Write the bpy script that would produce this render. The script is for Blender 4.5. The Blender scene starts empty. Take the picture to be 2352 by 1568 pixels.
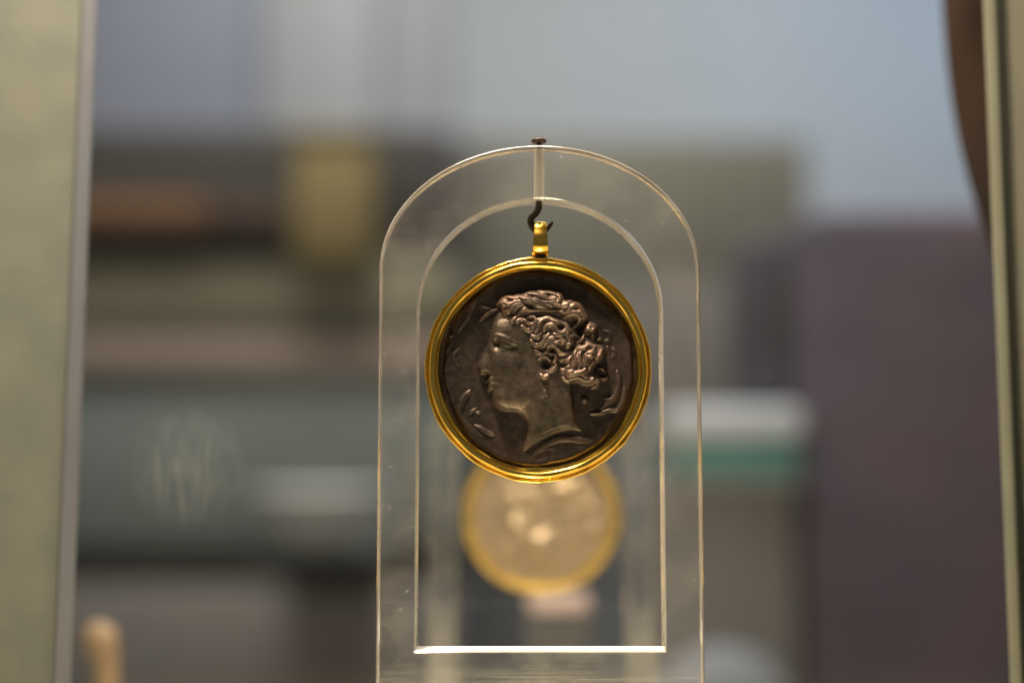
import bpy, bmesh, math, random
import numpy as np
from mathutils import Vector, Matrix

random.seed(4); np.random.seed(4)
sc = bpy.context.scene
C = sc.collection
R = math.radians

# ------------------------------------------------------------------ camera
CAMZ = 1.30                      # camera height above the museum floor
PITCH = R(5.0)
FPX = 3000.0                     # focal length in pixels of a 2352 px wide picture
D = 0.231                        # distance to the plane in which the pendant hangs
cam_d = bpy.data.cameras.new("camera"); cam = bpy.data.objects.new("camera", cam_d); C.objects.link(cam)
cam.location = (0, 0, CAMZ); cam.rotation_euler = (R(90) + PITCH, 0, 0)
cam_d.sensor_width = 36; cam_d.lens = FPX / 2352 * 36
cam_d.clip_start = 0.01; cam_d.clip_end = 60
cam_d.dof.use_dof = True; cam_d.dof.focus_distance = 0.2305; cam_d.dof.aperture_fstop = 4.1
sc.camera = cam

def at(u, v, y):
    """world point on the upright plane at distance y that lies in the direction of photo position (u, v)"""
    a = (1176 - u) / FPX * -1; b = (784 - v) / FPX
    dx, dy, dz = a, math.cos(PITCH) - b * math.sin(PITCH), math.sin(PITCH) + b * math.cos(PITCH)
    return Vector((dx / dy * y, y, dz / dy * y + CAMZ))

# ------------------------------------------------------------------ world, lamps, exposure
w = bpy.data.worlds.new("World"); sc.world = w; w.use_nodes = True
w.node_tree.nodes["Background"].inputs[0].default_value = (0.92, 0.96, 1.0, 1)
w.node_tree.nodes["Background"].inputs[1].default_value = 0.10
sc.view_settings.view_transform = 'Standard'; sc.view_settings.look = 'None'
sc.view_settings.exposure = 0; sc.view_settings.gamma = 1

def lamp(name, loc, target, size, power, col, size_y=None):
    l = bpy.data.lights.new(name, 'AREA'); l.energy = power; l.color = col
    l.shape = 'RECTANGLE' if size_y else 'DISK'; l.size = size
    if size_y: l.size_y = size_y
    o = bpy.data.objects.new(name, l); C.objects.link(o); o.location = loc
    o.rotation_euler = (Vector(target) - Vector(loc)).to_track_quat('-Z', 'Y').to_euler()
    return o
PX = at(1236, 848, D)            # centre of the front medallion
lamp("overhead_lamp", (-0.045, D - 0.058, CAMZ + 0.27), (PX.x, D, CAMZ - 0.01), 0.026, 2.1, (1.0, 0.80, 0.62))
lamp("bounce_lamp", (0.0, 0.204, CAMZ - 0.072), (PX.x, D - 0.003, CAMZ + 0.02), 0.022, 0.046, (1.0, 0.92, 0.60))  # added low lamp, stands in for light bounced up from ledge and plinth
lamp("overhead_lamp", (-0.05, 0.19, CAMZ + 0.24), (-0.08, D + 0.02, CAMZ), 0.03, 0.05, (1.0, 0.86, 0.66))
lamp("overhead_lamp", (0.02, 0.2725, CAMZ + 0.118), (0.006, 0.335, CAMZ - 0.02), 0.02, 0.62, (1.0, 0.83, 0.58))  # lamp added out of view above the rear pendant, set for its glints
lamp("room_lamp", (0.3, 2.0, 2.95), (0.25, 2.6, 0.9), 1.6, 18, (0.92, 0.94, 1.0), 0.8)
lamp("room_lamp", (1.3, 2.3, 2.9), (1.3, 3.1, 1.6), 0.9, 6.8, (0.26, 0.52, 1.0), 0.8)  # blue lamp added to tint the right of the wall like daylight
lamp("room_lamp", (-0.2, 0.75, 2.9), (-0.1, 1.2, 1.0), 0.8, 29, (1.0, 0.95, 0.88), 0.6)

cy = sc.cycles
sc.render.engine = 'CYCLES'
cy.use_denoising = True
try: cy.denoiser = 'OPENIMAGEDENOISE'
except Exception: pass
cy.max_bounces = 14; cy.transmission_bounces = 12; cy.glossy_bounces = 6; cy.diffuse_bounces = 4
cy.caustics_refractive = True; cy.caustics_reflective = True
cy.blur_glossy = 0.3; cy.sample_clamp_indirect = 6.0; cy.sample_clamp_direct = 0

# ------------------------------------------------------------------ material helpers
def mat(name, col, rough=0.5, metal=0.0, var=0.0, scale=40.0, bump=0.0, bscale=200.0, bdist=0.0001, col2=None, spec=0.5):
    m = bpy.data.materials.new(name); m.use_nodes = True
    nt = m.node_tree; p = nt.nodes["Principled BSDF"]
    p.inputs["Base Color"].default_value = (*col, 1); p.inputs["Roughness"].default_value = rough
    p.inputs["Metallic"].default_value = metal; p.inputs["Specular IOR Level"].default_value = spec
    tc = nt.nodes.new("ShaderNodeTexCoord")
    if var or col2:
        n = nt.nodes.new("ShaderNodeTexNoise"); n.inputs["Scale"].default_value = scale; n.inputs["Detail"].default_value = 6
        nt.links.new(tc.outputs["Object"], n.inputs["Vector"])
        rp = nt.nodes.new("ShaderNodeValToRGB")
        rp.color_ramp.elements[0].position = 0.3; rp.color_ramp.elements[1].position = 0.7
        c2 = col2 or tuple(min(1, c * (1 + var)) for c in col)
        c1 = col if col2 else tuple(c * (1 - var) for c in col)
        rp.color_ramp.elements[0].color = (*c1, 1); rp.color_ramp.elements[1].color = (*c2, 1)
        nt.links.new(n.outputs["Fac"], rp.inputs["Fac"]); nt.links.new(rp.outputs["Color"], p.inputs["Base Color"])
    if bump:
        n2 = nt.nodes.new("ShaderNodeTexNoise"); n2.inputs["Scale"].default_value = bscale; n2.inputs["Detail"].default_value = 5
        nt.links.new(tc.outputs["Object"], n2.inputs["Vector"])
        b = nt.nodes.new("ShaderNodeBump"); b.inputs["Strength"].default_value = bump; b.inputs["Distance"].default_value = bdist
        nt.links.new(n2.outputs["Fac"], b.inputs["Height"]); nt.links.new(b.outputs["Normal"], p.inputs["Normal"])
    return m

def glassy(name, haze, rough, tint=(1, 1, 1), ior=1.49, dust=0.0, scratch=0.0, hazecol=(0.8, 0.79, 0.74), stain=False, low=None):
    """clear acrylic or glass with a share of white haze, dust specks and fine scratches on its surface"""
    m = bpy.data.materials.new(name); m.use_nodes = True
    nt = m.node_tree; N = nt.nodes; L = nt.links
    for n in list(N):
        if n.type == 'BSDF_PRINCIPLED': N.remove(n)
    out = [n for n in N if n.type == 'OUTPUT_MATERIAL'][0]
    g = N.new("ShaderNodeBsdfGlass"); g.inputs["IOR"].default_value = ior
    g.inputs["Roughness"].default_value = rough; g.inputs["Color"].default_value = (*tint, 1)
    d = N.new("ShaderNodeBsdfDiffuse"); d.inputs["Color"].default_value = (*hazecol, 1)
    mx = N.new("ShaderNodeMixShader"); L.new(g.outputs[0], mx.inputs[1]); L.new(d.outputs[0], mx.inputs[2])
    L.new(mx.outputs[0], out.inputs["Surface"])
    mx.inputs[0].default_value = haze
    tc = N.new("ShaderNodeTexCoord"); val = None
    def add(a, b):
        s = N.new("ShaderNodeMath"); s.operation = 'ADD'; s.use_clamp = True
        for k, q in enumerate((a, b)):
            if isinstance(q, float): s.inputs[k].default_value = q
            else: L.new(q, s.inputs[k])
        return s.outputs[0]
    def ramp(src, p0, p1, top):
        r = N.new("ShaderNodeMapRange"); r.inputs[1].default_value = p0; r.inputs[2].default_value = p1
        r.inputs[3].default_value = 0; r.inputs[4].default_value = top; L.new(src, r.inputs[0]); return r.outputs[0]
    tot = None
    if dust:
        v = N.new("ShaderNodeTexNoise"); v.inputs["Scale"].default_value = 900; v.inputs["Detail"].default_value = 2
        L.new(tc.outputs["Object"], v.inputs["Vector"]); tot = ramp(v.outputs["Fac"], 0.70, 0.78, dust)
        v2 = N.new("ShaderNodeTexNoise"); v2.inputs["Scale"].default_value = 130; v2.inputs["Detail"].default_value = 5
        L.new(tc.outputs["Object"], v2.inputs["Vector"]); tot = add(tot, ramp(v2.outputs["Fac"], 0.45, 0.75, dust * 0.35))
    if scratch:
        mp = N.new("ShaderNodeMapping"); mp.inputs["Scale"].default_value = (60, 400, 2600)
        L.new(tc.outputs["Object"], mp.inputs["Vector"])
        v3 = N.new("ShaderNodeTexNoise"); v3.inputs["Scale"].default_value = 1; v3.inputs["Detail"].default_value = 4
        L.new(mp.outputs[0], v3.inputs["Vector"])
        s3 = ramp(v3.outputs["Fac"], 0.56, 0.74, scratch)
        tot = s3 if tot is None else add(tot, s3)
    if low:
        # sanding marks in the foot of the panel
        sx = N.new("ShaderNodeSeparateXYZ"); L.new(tc.outputs["Object"], sx.inputs[0])
        zf = ramp(sx.outputs["Z"], low, low - 0.005, 1.0)
        mp = N.new("ShaderNodeMapping"); mp.inputs["Scale"].default_value = (45, 300, 3200); L.new(tc.outputs["Object"], mp.inputs["Vector"])
        v5 = N.new("ShaderNodeTexNoise"); v5.inputs["Scale"].default_value = 1; v5.inputs["Detail"].default_value = 5; L.new(mp.outputs[0], v5.inputs["Vector"])
        s5 = add(ramp(v5.outputs["Fac"], 0.48, 0.75, 0.30), 0.035)
        mu = N.new("ShaderNodeMath"); mu.operation = 'MULTIPLY'; L.new(s5, mu.inputs[0]); L.new(zf, mu.inputs[1])
        tot = mu.outputs[0] if tot is None else add(tot, mu.outputs[0])
    if stain:
        # a greasy wiped smear with diagonal streaks, left of the stand
        mp = N.new("ShaderNodeMapping"); mp.inputs["Rotation"].default_value = (0, R(-32), 0)
        mp.inputs["Scale"].default_value = (1400, 1, 120)
        L.new(tc.outputs["Object"], mp.inputs["Vector"])
        v4 = N.new("ShaderNodeTexNoise"); v4.inputs["Scale"].default_value = 1; v4.inputs["Detail"].default_value = 3
        L.new(mp.outputs[0], v4.inputs["Vector"]); st = ramp(v4.outputs["Fac"], 0.42, 0.72, 1.0)
        sub = N.new("ShaderNodeVectorMath"); sub.operation = 'DISTANCE'
        sub.inputs[1].default_value = stain; L.new(tc.outputs["Object"], sub.inputs[0])
        fall = ramp(sub.outputs["Value"], 0.013, 0.002, 0.15)
        mu = N.new("ShaderNodeMath"); mu.operation = 'MULTIPLY'; L.new(st, mu.inputs[0]); L.new(fall, mu.inputs[1])
        tot = mu.outputs[0] if tot is None else add(tot, mu.outputs[0])
    if tot is not None: L.new(add(tot, float(haze)), mx.inputs[0])
    return m

def prin(m): return m.node_tree.nodes["Principled BSDF"]

# ------------------------------------------------------------------ object helpers
def tag(o, label=None, cat=None, group=None, kind=None):
    if label: o['label'] = label
    if cat: o['category'] = cat
    if group: o['group'] = group
    if kind: o['kind'] = kind
    return o
def empty(name, loc, label, cat, group=None):
    o = bpy.data.objects.new(name, None); C.objects.link(o); o.location = loc; o.empty_display_size = 0.01
    return tag(o, label, cat, group)
def link(name, me, parent=None, loc=None, mats=()):
    o = bpy.data.objects.new(name, me); C.objects.link(o)
    if parent: o.parent = parent
    if loc is not None: o.location = loc
    for m in mats: me.materials.append(m)
    return o
def mesh(name, verts, faces, smooth=False, sharp=None):
    me = bpy.data.meshes.new(name); me.from_pydata([tuple(v) for v in verts], [], faces); me.update()
    bm = bmesh.new(); bm.from_mesh(me); bmesh.ops.recalc_face_normals(bm, faces=bm.faces); bm.to_mesh(me); bm.free()
    if smooth: me.shade_smooth()
    if sharp: me.set_sharp_from_angle(angle=R(sharp))
    return me
def box_mesh(name, lo, hi, bevel=0.0, seg=2):
    bm = bmesh.new(); bmesh.ops.create_cube(bm, size=1)
    for v in bm.verts: v.co = Vector([(lo[i] + hi[i]) / 2 + v.co[i] * (hi[i] - lo[i]) for i in range(3)])
    if bevel: bmesh.ops.bevel(bm, geom=bm.edges[:], offset=bevel, segments=seg, affect='EDGES', profile=0.5)
    me = bpy.data.meshes.new(name); bm.to_mesh(me); bm.free()
    if bevel: me.shade_smooth(); me.set_sharp_from_angle(angle=R(40))
    return me
def lathe(name, prof, n=64, axis='Z', wob=None, closed=False):
    vs, fs = [], []; m = len(prof)
    for i in range(n):
        a = 2 * math.pi * i / n
        for j, (r, h) in enumerate(prof):
            if wob: r, h = wob(a, j, r, h)
            vs.append((r * math.cos(a), r * math.sin(a), h) if axis == 'Z' else (r * math.cos(a), h, r * math.sin(a)))
    for i in range(n):
        k = (i + 1) % n
        for j in range(m if closed else m - 1):
            l = (j + 1) % m
            fs.append((i * m + j, k * m + j, k * m + l, i * m + l))
    if not closed:
        fs.append([i * m for i in range(n)]); fs.append([i * m + m - 1 for i in range(n)])
    return mesh(name, vs, fs, True, 50)
def spline(pts, per=8):
    P = [np.array(p, float) for p in pts]; out = []
    if len(P) == 2: return [P[0] + (P[1] - P[0]) * t for t in np.linspace(0, 1, per + 1)]
    P = [2 * P[0] - P[1]] + P + [2 * P[-1] - P[-2]]
    for i in range(1, len(P) - 2):
        a, b, c, d = P[i - 1:i + 3]
        for t in np.linspace(0, 1, per, endpoint=False):
            out.append(0.5 * (2 * b + (c - a) * t + (2 * a - 5 * b + 4 * c - d) * t * t + (3 * b - a - 3 * c + d) * t ** 3))
    out.append(P[-2]); return out
def tube(name, pts, rads, n=16, per=8):
    path = spline(pts, per); rr = np.interp(np.linspace(0, 1, len(path)), np.linspace(0, 1, len(rads)), rads)
    vs, fs = [], []; up = Vector((0, 1, 0))
    for i, p in enumerate(path):
        t = Vector(path[min(i + 1, len(path) - 1)] - path[max(i - 1, 0)]).normalized()
        s = t.cross(up).normalized(); q = s.cross(t).normalized()
        for k in range(n):
            a = 2 * math.pi * k / n
            vs.append(Vector(p) + (s * math.cos(a) + q * math.sin(a)) * rr[i])
    for i in range(len(path) - 1):
        for k in range(n):
            l = (k + 1) % n
            fs.append((i * n + k, i * n + l, (i + 1) * n + l, (i + 1) * n + k))
    fs.append(list(range(n))); fs.append([(len(path) - 1) * n + k for k in range(n)])
    return mesh(name, vs, fs, True, 50)

# ------------------------------------------------------------------ materials
M = {}
M['gold'] = mat("polished_gold", (0.95, 0.64, 0.12), 0.21, 1.0, bump=0.5, bscale=420, bdist=0.00016, col2=(0.86, 0.52, 0.075), scale=160)
M['gold_back'] = mat("warm_gold", (0.95, 0.68, 0.20), 0.20, 0.9, bump=0.8, bscale=260, bdist=0.0006)
def patina(name, k):
    m = mat(name, (0.1, 0.08, 0.06), 0.44, 0.72, bump=0.45, bscale=1700, bdist=0.00005)
    nt = m.node_tree; N = nt.nodes; L = nt.links; p = prin(m)
    tc = [n for n in N if n.type == 'TEX_COORD'][0]
    n1 = N.new("ShaderNodeTexNoise"); n1.inputs["Scale"].default_value = 110; n1.inputs["Detail"].default_value = 9; n1.inputs["Roughness"].default_value = 0.65
    n2 = N.new("ShaderNodeTexNoise"); n2.inputs["Scale"].default_value = 900; n2.inputs["Detail"].default_value = 6; n2.inputs["Roughness"].default_value = 0.7
    L.new(tc.outputs["Object"], n1.inputs["Vector"]); L.new(tc.outputs["Object"], n2.inputs["Vector"])
    r1 = N.new("ShaderNodeValToRGB"); r1.color_ramp.elements[0].position = 0.36; r1.color_ramp.elements[1].position = 0.62
    r1.color_ramp.elements[0].color = (0.066 * k[0], 0.051 * k[1], 0.039 * k[2], 1); r1.color_ramp.elements[1].color = (0.148 * k[0], 0.104 * k[1], 0.076 * k[2], 1)
    e = r1.color_ramp.elements.new(0.48); e.color = (0.100 * k[0], 0.079 * k[1], 0.055 * k[2], 1)
    L.new(n1.outputs["Fac"], r1.inputs["Fac"])
    r2 = N.new("ShaderNodeValToRGB"); r2.color_ramp.elements[0].position = 0.32; r2.color_ramp.elements[1].position = 0.55
    r2.color_ramp.elements[0].color = (0.35, 0.33, 0.30, 1); r2.color_ramp.elements[1].color = (1, 1, 1, 1)
    L.new(n2.outputs["Fac"], r2.inputs["Fac"])
    mx = N.new("ShaderNodeMixRGB"); mx.blend_type = 'MULTIPLY'; mx.inputs[0].default_value = 0.5
    L.new(r1.outputs["Color"], mx.inputs[1]); L.new(r2.outputs["Color"], mx.inputs[2]); L.new(mx.outputs[0], p.inputs["Base Color"])
    rr = N.new("ShaderNodeMapRange"); rr.inputs[3].default_value = 0.38; rr.inputs[4].default_value = 0.62
    L.new(n2.outputs["Fac"], rr.inputs[0]); L.new(rr.outputs[0], p.inputs["Roughness"])
    return m
M['toned'] = patina('toned_silver', (0.55, 0.54, 0.56)); M['face'] = patina('rubbed_silver', (1.0, 1.02, 1.0)); M['worn'] = patina('worn_silver', (1.6, 1.5, 1.55)); M['motif'] = patina('worn_motif_silver', (0.85, 0.80, 0.84))
M['pale_silver'] = mat("pale_silver", (0.42, 0.315, 0.215), 0.26, 0.55, var=0.1, scale=200)
M['back_plate'] = mat("dark_backing", (0.02, 0.018, 0.016), 0.6, 0.3)
M['bronze'] = mat("dark_bronze", (0.045, 0.033, 0.02), 0.5, 0.8, bump=0.3, bscale=2500, bdist=0.00004)
M['clear'] = glassy("clear_acrylic", 0.021, 0.0, dust=0.20, scratch=0.035, low=0.0405, hazecol=(0.85, 0.80, 0.70))
M['base_clear'] = M['clear']
M['edge'] = glassy("polished_acrylic_edge", 0.20, 0.10, dust=0.25, hazecol=(0.88, 0.80, 0.64))
M['sawn'] = glassy("sawn_acrylic_edge", 0.75, 0.35, hazecol=(0.95, 0.93, 0.88))
M['bore'] = glassy("frosted_bore", 0.42, 0.0, ior=1.0, dust=0.2, hazecol=(0.9, 0.85, 0.68))

# ------------------------------------------------------------------ heightfield of the portrait coin
# positions below are in coin units: 37.6 units to the millimetre, coin centre at (770, 782), y down
U = 37.6; CX, CY = 770.0, 782.0
OFF = {1: (326.7, 196.0), 2: (751.3, 196.0), 3: (326.7, 620.7), 4: (751.3, 490.0), 5: (98.0, 490.0), 6: (98.0, 914.7), 7: (686.0, 882.0), 8: (98.0, 32.7), 0: (0, 0)}
def cv(k, pts):
    s = 1.0 if k == 0 else 0.4167
    return [(OFF[k][0] + x * s, OFF[k][1] + y * s) for x, y in pts]
NG = 640
RC = 664.0
gx = np.linspace(CX - RC, CX + RC, NG); gy = np.linspace(CY - RC, CY + RC, NG)
GX, GY = np.meshgrid(gx, gy); STEP = gx[1] - gx[0]
def blur(a, r):
    k = max(1, int(round(r / STEP)))
    for _ in range(3):
        for ax in (0, 1):
            p = np.concatenate([np.repeat(np.take(a, [0], ax), k + 1, ax), a, np.repeat(np.take(a, [-1], ax), k, ax)], ax)
            c = np.cumsum(p, ax)
            n = a.shape[ax]
            a = (np.take(c, range(2 * k + 1, 2 * k + 1 + n), ax) - np.take(c, range(0, n), ax)) / (2 * k + 1)
    return a
def seg_dist(px, py, ax, ay, bx, by):
    dx, dy = bx - ax, by - ay; L2 = dx * dx + dy * dy + 1e-9
    t = np.clip(((px - ax) * dx + (py - ay) * dy) / L2, 0, 1)
    return np.hypot(px - ax - t * dx, py - ay - t * dy), t
def polygon(pts):
    """signed distance, positive inside"""
    pts = [tuple(p) for p in spline(list(pts) + [pts[0]], 4)]
    d = np.full(GX.shape, 1e9); ins = np.zeros(GX.shape, bool)
    for (ax, ay), (bx, by) in zip(pts, pts[1:] + pts[:1]):
        d = np.minimum(d, seg_dist(GX, GY, ax, ay, bx, by)[0])
        if ay != by:
            c = (ay > GY) != (by > GY)
            ins ^= c & (GX < (bx - ax) * (GY - ay) / (by - ay) + ax)
    return np.where(ins, d, -d)
def stroke(layer, pts, half, hgt, taper=0.55, flat=1.0):
    """raise a rounded strand along a curve (kept where it stands above what is there)"""
    P = spline(pts, 7); n = len(P)
    xs = [p[0] for p in P]; ys = [p[1] for p in P]
    i0, i1 = np.searchsorted(gx, [min(xs) - half * 1.3, max(xs) + half * 1.3]); j0, j1 = np.searchsorted(gy, [min(ys) - half * 1.3, max(ys) + half * 1.3])
    if i1 <= i0 or j1 <= j0: return
    X = GX[j0:j1, i0:i1]; Y = GY[j0:j1, i0:i1]; best = np.zeros(X.shape)
    for k in range(n - 1):
        s = (k + 0.5) / (n - 1); f = taper + (1 - taper) * math.sin(math.pi * min(max(s, 0.02), 0.98)) ** 0.6
        d, _ = seg_dist(X, Y, *P[k], *P[k + 1]); q = np.clip(1 - (d / (half * f)) ** 2, 0, 1)
        best = np.maximum(best, hgt * f * q ** (0.5 * flat))
    layer[j0:j1, i0:i1] = np.maximum(layer[j0:j1, i0:i1], best)
def dome(h, k, x, y, r, amp, ry=None, rot=0):
    (cx, cy), = cv(k, [(x, y)]); r *= 0.4167 if k else 1; ry = r if ry is None else ry * (0.4167 if k else 1)
    c, s = math.cos(R(rot)), math.sin(R(rot)); X = (GX - cx) * c + (GY - cy) * s; Y = -(GX - cx) * s + (GY - cy) * c
    h += amp * np.exp(-((X / r) ** 2 + (Y / ry) ** 2))
def ang_noise(a, seed, amps):
    rs = np.random.RandomState(seed); o = 0
    for k, am in amps: o = o + am * np.sin(k * a + rs.rand() * 6.28)
    return o

RAD = np.hypot(GX - CX, GY - CY); ANG = np.arctan2(GY - CY, GX - CX)
# field of the coin: slightly dished, with an uneven struck edge that falls off to the backing
edge_r = 637 + ang_noise(ANG, 3, [(1, 7), (2, 9), (3, 6), (5, 4), (9, 3.5), (17, 2.5)])
dd = edge_r - RAD
H = np.where(dd > 0, 0.0, -0.45) * 1.0
H = blur(H, 5.0)
H += 0.10 * np.exp(-((dd - 22) / 20) ** 2)
rs = np.random.RandomState(8)
fld = blur(rs.randn(NG, NG), 26) ; fld /= fld.std(); H += 0.020 * fld
fl2 = blur(rs.randn(NG, NG), 7); fl2 /= fl2.std(); H += 0.005 * fl2

# the head in profile, face and neck
prof = cv(1, [(470, 430), (400, 560), (365, 640), (330, 760), (300, 860), (282, 940), (245, 1050), (195, 1150), (150, 1230), (108, 1305), (92, 1365), (112, 1435), (145, 1480)])
prof += cv(3, [(205, 462), (258, 478), (245, 530), (222, 580), (256, 604), (250, 640), (240, 685), (262, 735), (305, 762), (308, 830), (325, 900), (370, 965), (450, 1018), (560, 1050), (680, 1048)])
prof += cv(0, [(655, 1078), (692, 1120), (700, 1180), (688, 1250), (668, 1318)])
prof += cv(7, [(0, 1045), (110, 955), (270, 860), (480, 762), (750, 712), (890, 738), (790, 620), (775, 420), (752, 200), (735, 60)])
prof += cv(0, [(1010, 800), (1030, 640), (1000, 480), (880, 330), (700, 290), (590, 320)])
SF = polygon(prof)
wd = 66.0
q = np.clip(SF / 30.0, 0, 1); q2 = np.clip(SF / 150.0, 0, 1)
face = 0.95 * np.sqrt(np.clip(1 - (1 - q) ** 2, 0, 1)) + 0.50 * np.sin(q2 * math.pi / 2)
face_m = SF > 0
lower = np.clip((GY - 990) / 200, 0, 1) * np.clip((1 - (GX - 620) / 500), 0.5, 1); face = face * (1 - 0.62 * lower)          # the neck lies lower
f = face.copy(); m = {}
# jaw: a full cheek and chin standing above the neck
jaw = polygon(cv(0, [(470, 470), (440, 640), (475, 830), (470, 960), (480, 1010), (530, 1048), (600, 1058), (665, 1040), (720, 985), (780, 900), (830, 780), (800, 560), (640, 440)]))
qj = np.clip(jaw / 75, 0, 1); f += np.where(jaw > 0, 0.62 * np.sqrt(1 - (1 - qj) ** 2), 0) * np.clip((790 - GX) / 240, 0, 1)
f = np.where(GY > 1062, blur(f, 10), f)
dome(f, 3, 600, 330, 190, 0.34, 170); dome(f, 3, 470, 800, 90, 0.16); dome(f, 3, 520, 930, 200, 0.18, 100)
dome(f, 1, 400, 1015, 55, -0.75, 80); dome(f, 1, 580, 1090, 180, -0.13, 75, 3); dome(f, 1, 610, 1070, 120, -0.07, 17, 3); dome(f, 1, 640, 1180, 140, -0.10, 80)
dome(f, 1, 520, 1060, 70, 0.10, 26)
dome(f, 1, 520, 800, 180, 0.10, 110)
dome(f, 3, 210, 300, 95, 0.14, 110); dome(f, 3, 205, 445, 46, -0.24, 20); dome(f, 3, 375, 380, 36, -0.16, 80, 20)
dome(f, 3, 270, 492, 90, -0.08, 34); dome(f, 3, 318, 650, 46, 0.13, 32); dome(f, 3, 310, 545, 60, 0.10, 32)
dome(f, 3, 370, 592, 100, -0.17, 15, 6); dome(f, 3, 310, 728, 80, -0.18, 26); dome(f, 3, 450, 640, 40, -0.10, 70)
face_ly = np.zeros(GX.shape)
stroke(face_ly, cv(1, [(340, 905), (400, 885), (480, 912), (560, 940), (640, 975), (735, 1012)]), 22, 0.28, 0.4)
stroke(face_ly, cv(1, [(440, 955), (500, 1000), (570, 1030), (620, 1038)]), 14, 0.15, 0.4)
stroke(face_ly, cv(1, [(455, 1112), (500, 1114), (550, 1112)]), 8, 0.08, 0.3)
stroke(face_ly, cv(3, [(290, 330), (335, 350), (355, 395), (330, 435)]), 15, 0.12, 0.6)
stroke(face_ly, cv(3, [(130, 430), (170, 430), (230, 400), (270, 410)]), 11, 0.13, 0.5)
stroke(face_ly, cv(3, [(265, 610), (305, 600), (345, 615)]), 10, 0.08, 0.5)
stroke(face_ly, cv(7, [(60, 990), (160, 905), (270, 850), (480, 758), (750, 710), (885, 738)]), 11, 0.30, 0.4)
stroke(face_ly, cv(7, [(280, 770), (400, 710), (490, 665), (590, 620)]), 6, 0.06, 0.4)
stroke(face_ly, cv(4, [(148, 1035), (152, 1065), (168, 1100), (192, 1122)]), 11, 0.26, 0.5); stroke(face_ly, cv(4, [(85, 1164), (135, 1170)]), 8, 0.16, 0.5); stroke(face_ly, cv(4, [(75, 960), (205, 958)]), 6, 0.10, 0.5)
face_ly = blur(face_ly, 3)
head = np.where(face_m, f, 0) + np.where(face_m, face_ly, 0)

# hair
hair_p = cv(1, [(405, 360), (465, 270), (545, 228), (720, 225), (840, 200), (900, 165), (1080, 138), (1300, 160), (1420, 195), (1480, 310)])
hair_p += cv(2, [(560, 315), (690, 355), (775, 450), (830, 570), (800, 640), (735, 720), (720, 860), (760, 830), (790, 700), (880, 680), (960, 730), (960, 830), (930, 960), (1000, 1010), (1075, 1060), (1095, 1130), (1050, 1240)])
hair_p += cv(4, [(960, 640), (920, 700), (980, 790), (1035, 860), (1000, 940), (930, 960), (830, 935), (700, 890), (560, 900), (445, 850), (430, 760), (400, 690), (410, 560), (350, 470)])
hair_p += cv(1, [(900, 1090), (800, 1040)][:0] + [(960, 1090), (1010, 1110), (950, 990), (940, 880), (860, 790), (720, 690), (640, 660), (560, 600), (500, 560), (490, 450)])
SH = polygon(hair_p)
# the hair polygon closes across the ear; lift it there only by its strands
qh = np.clip(SH / 45, 0, 1); hair_b = np.where(SH > 0, 1.15 * np.sqrt(np.clip(1 - (1 - qh) ** 2, 0, 1)) + 0.25 * np.clip(SH / 160, 0, 1), 0)
VOL = np.zeros(GX.shape)
for pts, wv, hv in [([(495, 350), (560, 288), (700, 256), (900, 268), (1010, 310), (1085, 400), (1095, 470), (960, 440), (880, 398), (740, 388), (610, 425), (545, 425)], 60, 0.75),
                    ([(625, 465), (720, 425), (810, 440), (905, 455), (985, 520), (1010, 600), (985, 675), (930, 700), (855, 655), (800, 690), (755, 665), (735, 585), (690, 510)], 85, 0.95),
                    ([(925, 725), (1005, 640), (1120, 605), (1205, 650), (1200, 745), (1120, 800), (1165, 850), (1085, 885), (955, 855), (920, 800)], 75, 0.95),
                    ([(1035, 610), (1055, 530), (1100, 480), (1165, 505), (1150, 570), (1090, 610)], 40, 0.4)]:
    sv = np.clip(polygon(pts) / wv, 0, 1); VOL = np.maximum(VOL, hv * np.sqrt(1 - (1 - sv) ** 2))
hair_b = blur(hair_b * 0.85 + VOL, 4) * (SH > -6)
S = []
def s(k, pts, half, hg=0.5): S.append((cv(k, pts), half * 0.4167 * 1.16, hg * 1.0))
s(1, [(470, 275), (520, 335), (570, 372), (640, 360), (700, 332), (790, 335)], 32)
s(1, [(530, 240), (600, 262), (680, 278), (745, 268)], 28)
s(1, [(412, 362), (465, 350), (505, 395)], 30)
s(1, [(480, 400), (520, 480), (580, 503), (640, 450), (700, 392), (790, 380), (890, 412)], 36)
s(1, [(520, 550), (590, 575), (670, 570)], 30, 0.4)
s(1, [(730, 232), (850, 290), (960, 340), (1080, 400), (1220, 452)], 52, 0.72)
s(1, [(640, 660), (720, 565), (800, 492), (880, 462), (1000, 467), (1150, 470), (1300, 482), (1450, 505)], 40, 0.68)
s(1, [(850, 210), (950, 200), (1060, 225), (1140, 255), (1230, 295), (1340, 290)], 38, 0.55)
s(1, [(1070, 150), (1200, 172), (1300, 188), (1360, 235)], 32)
s(1, [(1385, 200), (1425, 265), (1400, 340)], 42, 0.6)
s(1, [(1110, 330), (1240, 355), (1330, 342), (1430, 385)], 32)
s(1, [(1000, 270), (1080, 320), (1180, 370), (1290, 410)], 26)
s(1, [(720, 665), (780, 612), (840, 622), (890, 672), (960, 690)], 26)
s(1, [(860, 585), (940, 573), (1005, 582), (1022, 650), (985, 730), (915, 765)], 28)
s(1, [(1050, 650), (1080, 602), (1140, 583)], 24)
s(1, [(800, 720), (860, 770), (930, 800), (990, 770)], 26, 0.35)
s(1, [(1000, 825), (1060, 765), (1090, 685), (1150, 612), (1240, 600), (1340, 650), (1430, 682), (1510, 692), (1560, 770)], 44, 0.62)
s(1, [(1150, 785), (1200, 722), (1270, 705), (1330, 752), (1380, 822), (1440, 835), (1490, 795), (1492, 740)], 34, 0.55)
s(1, [(955, 880), (1010, 897), (1070, 882), (1115, 830)], 30)
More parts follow.
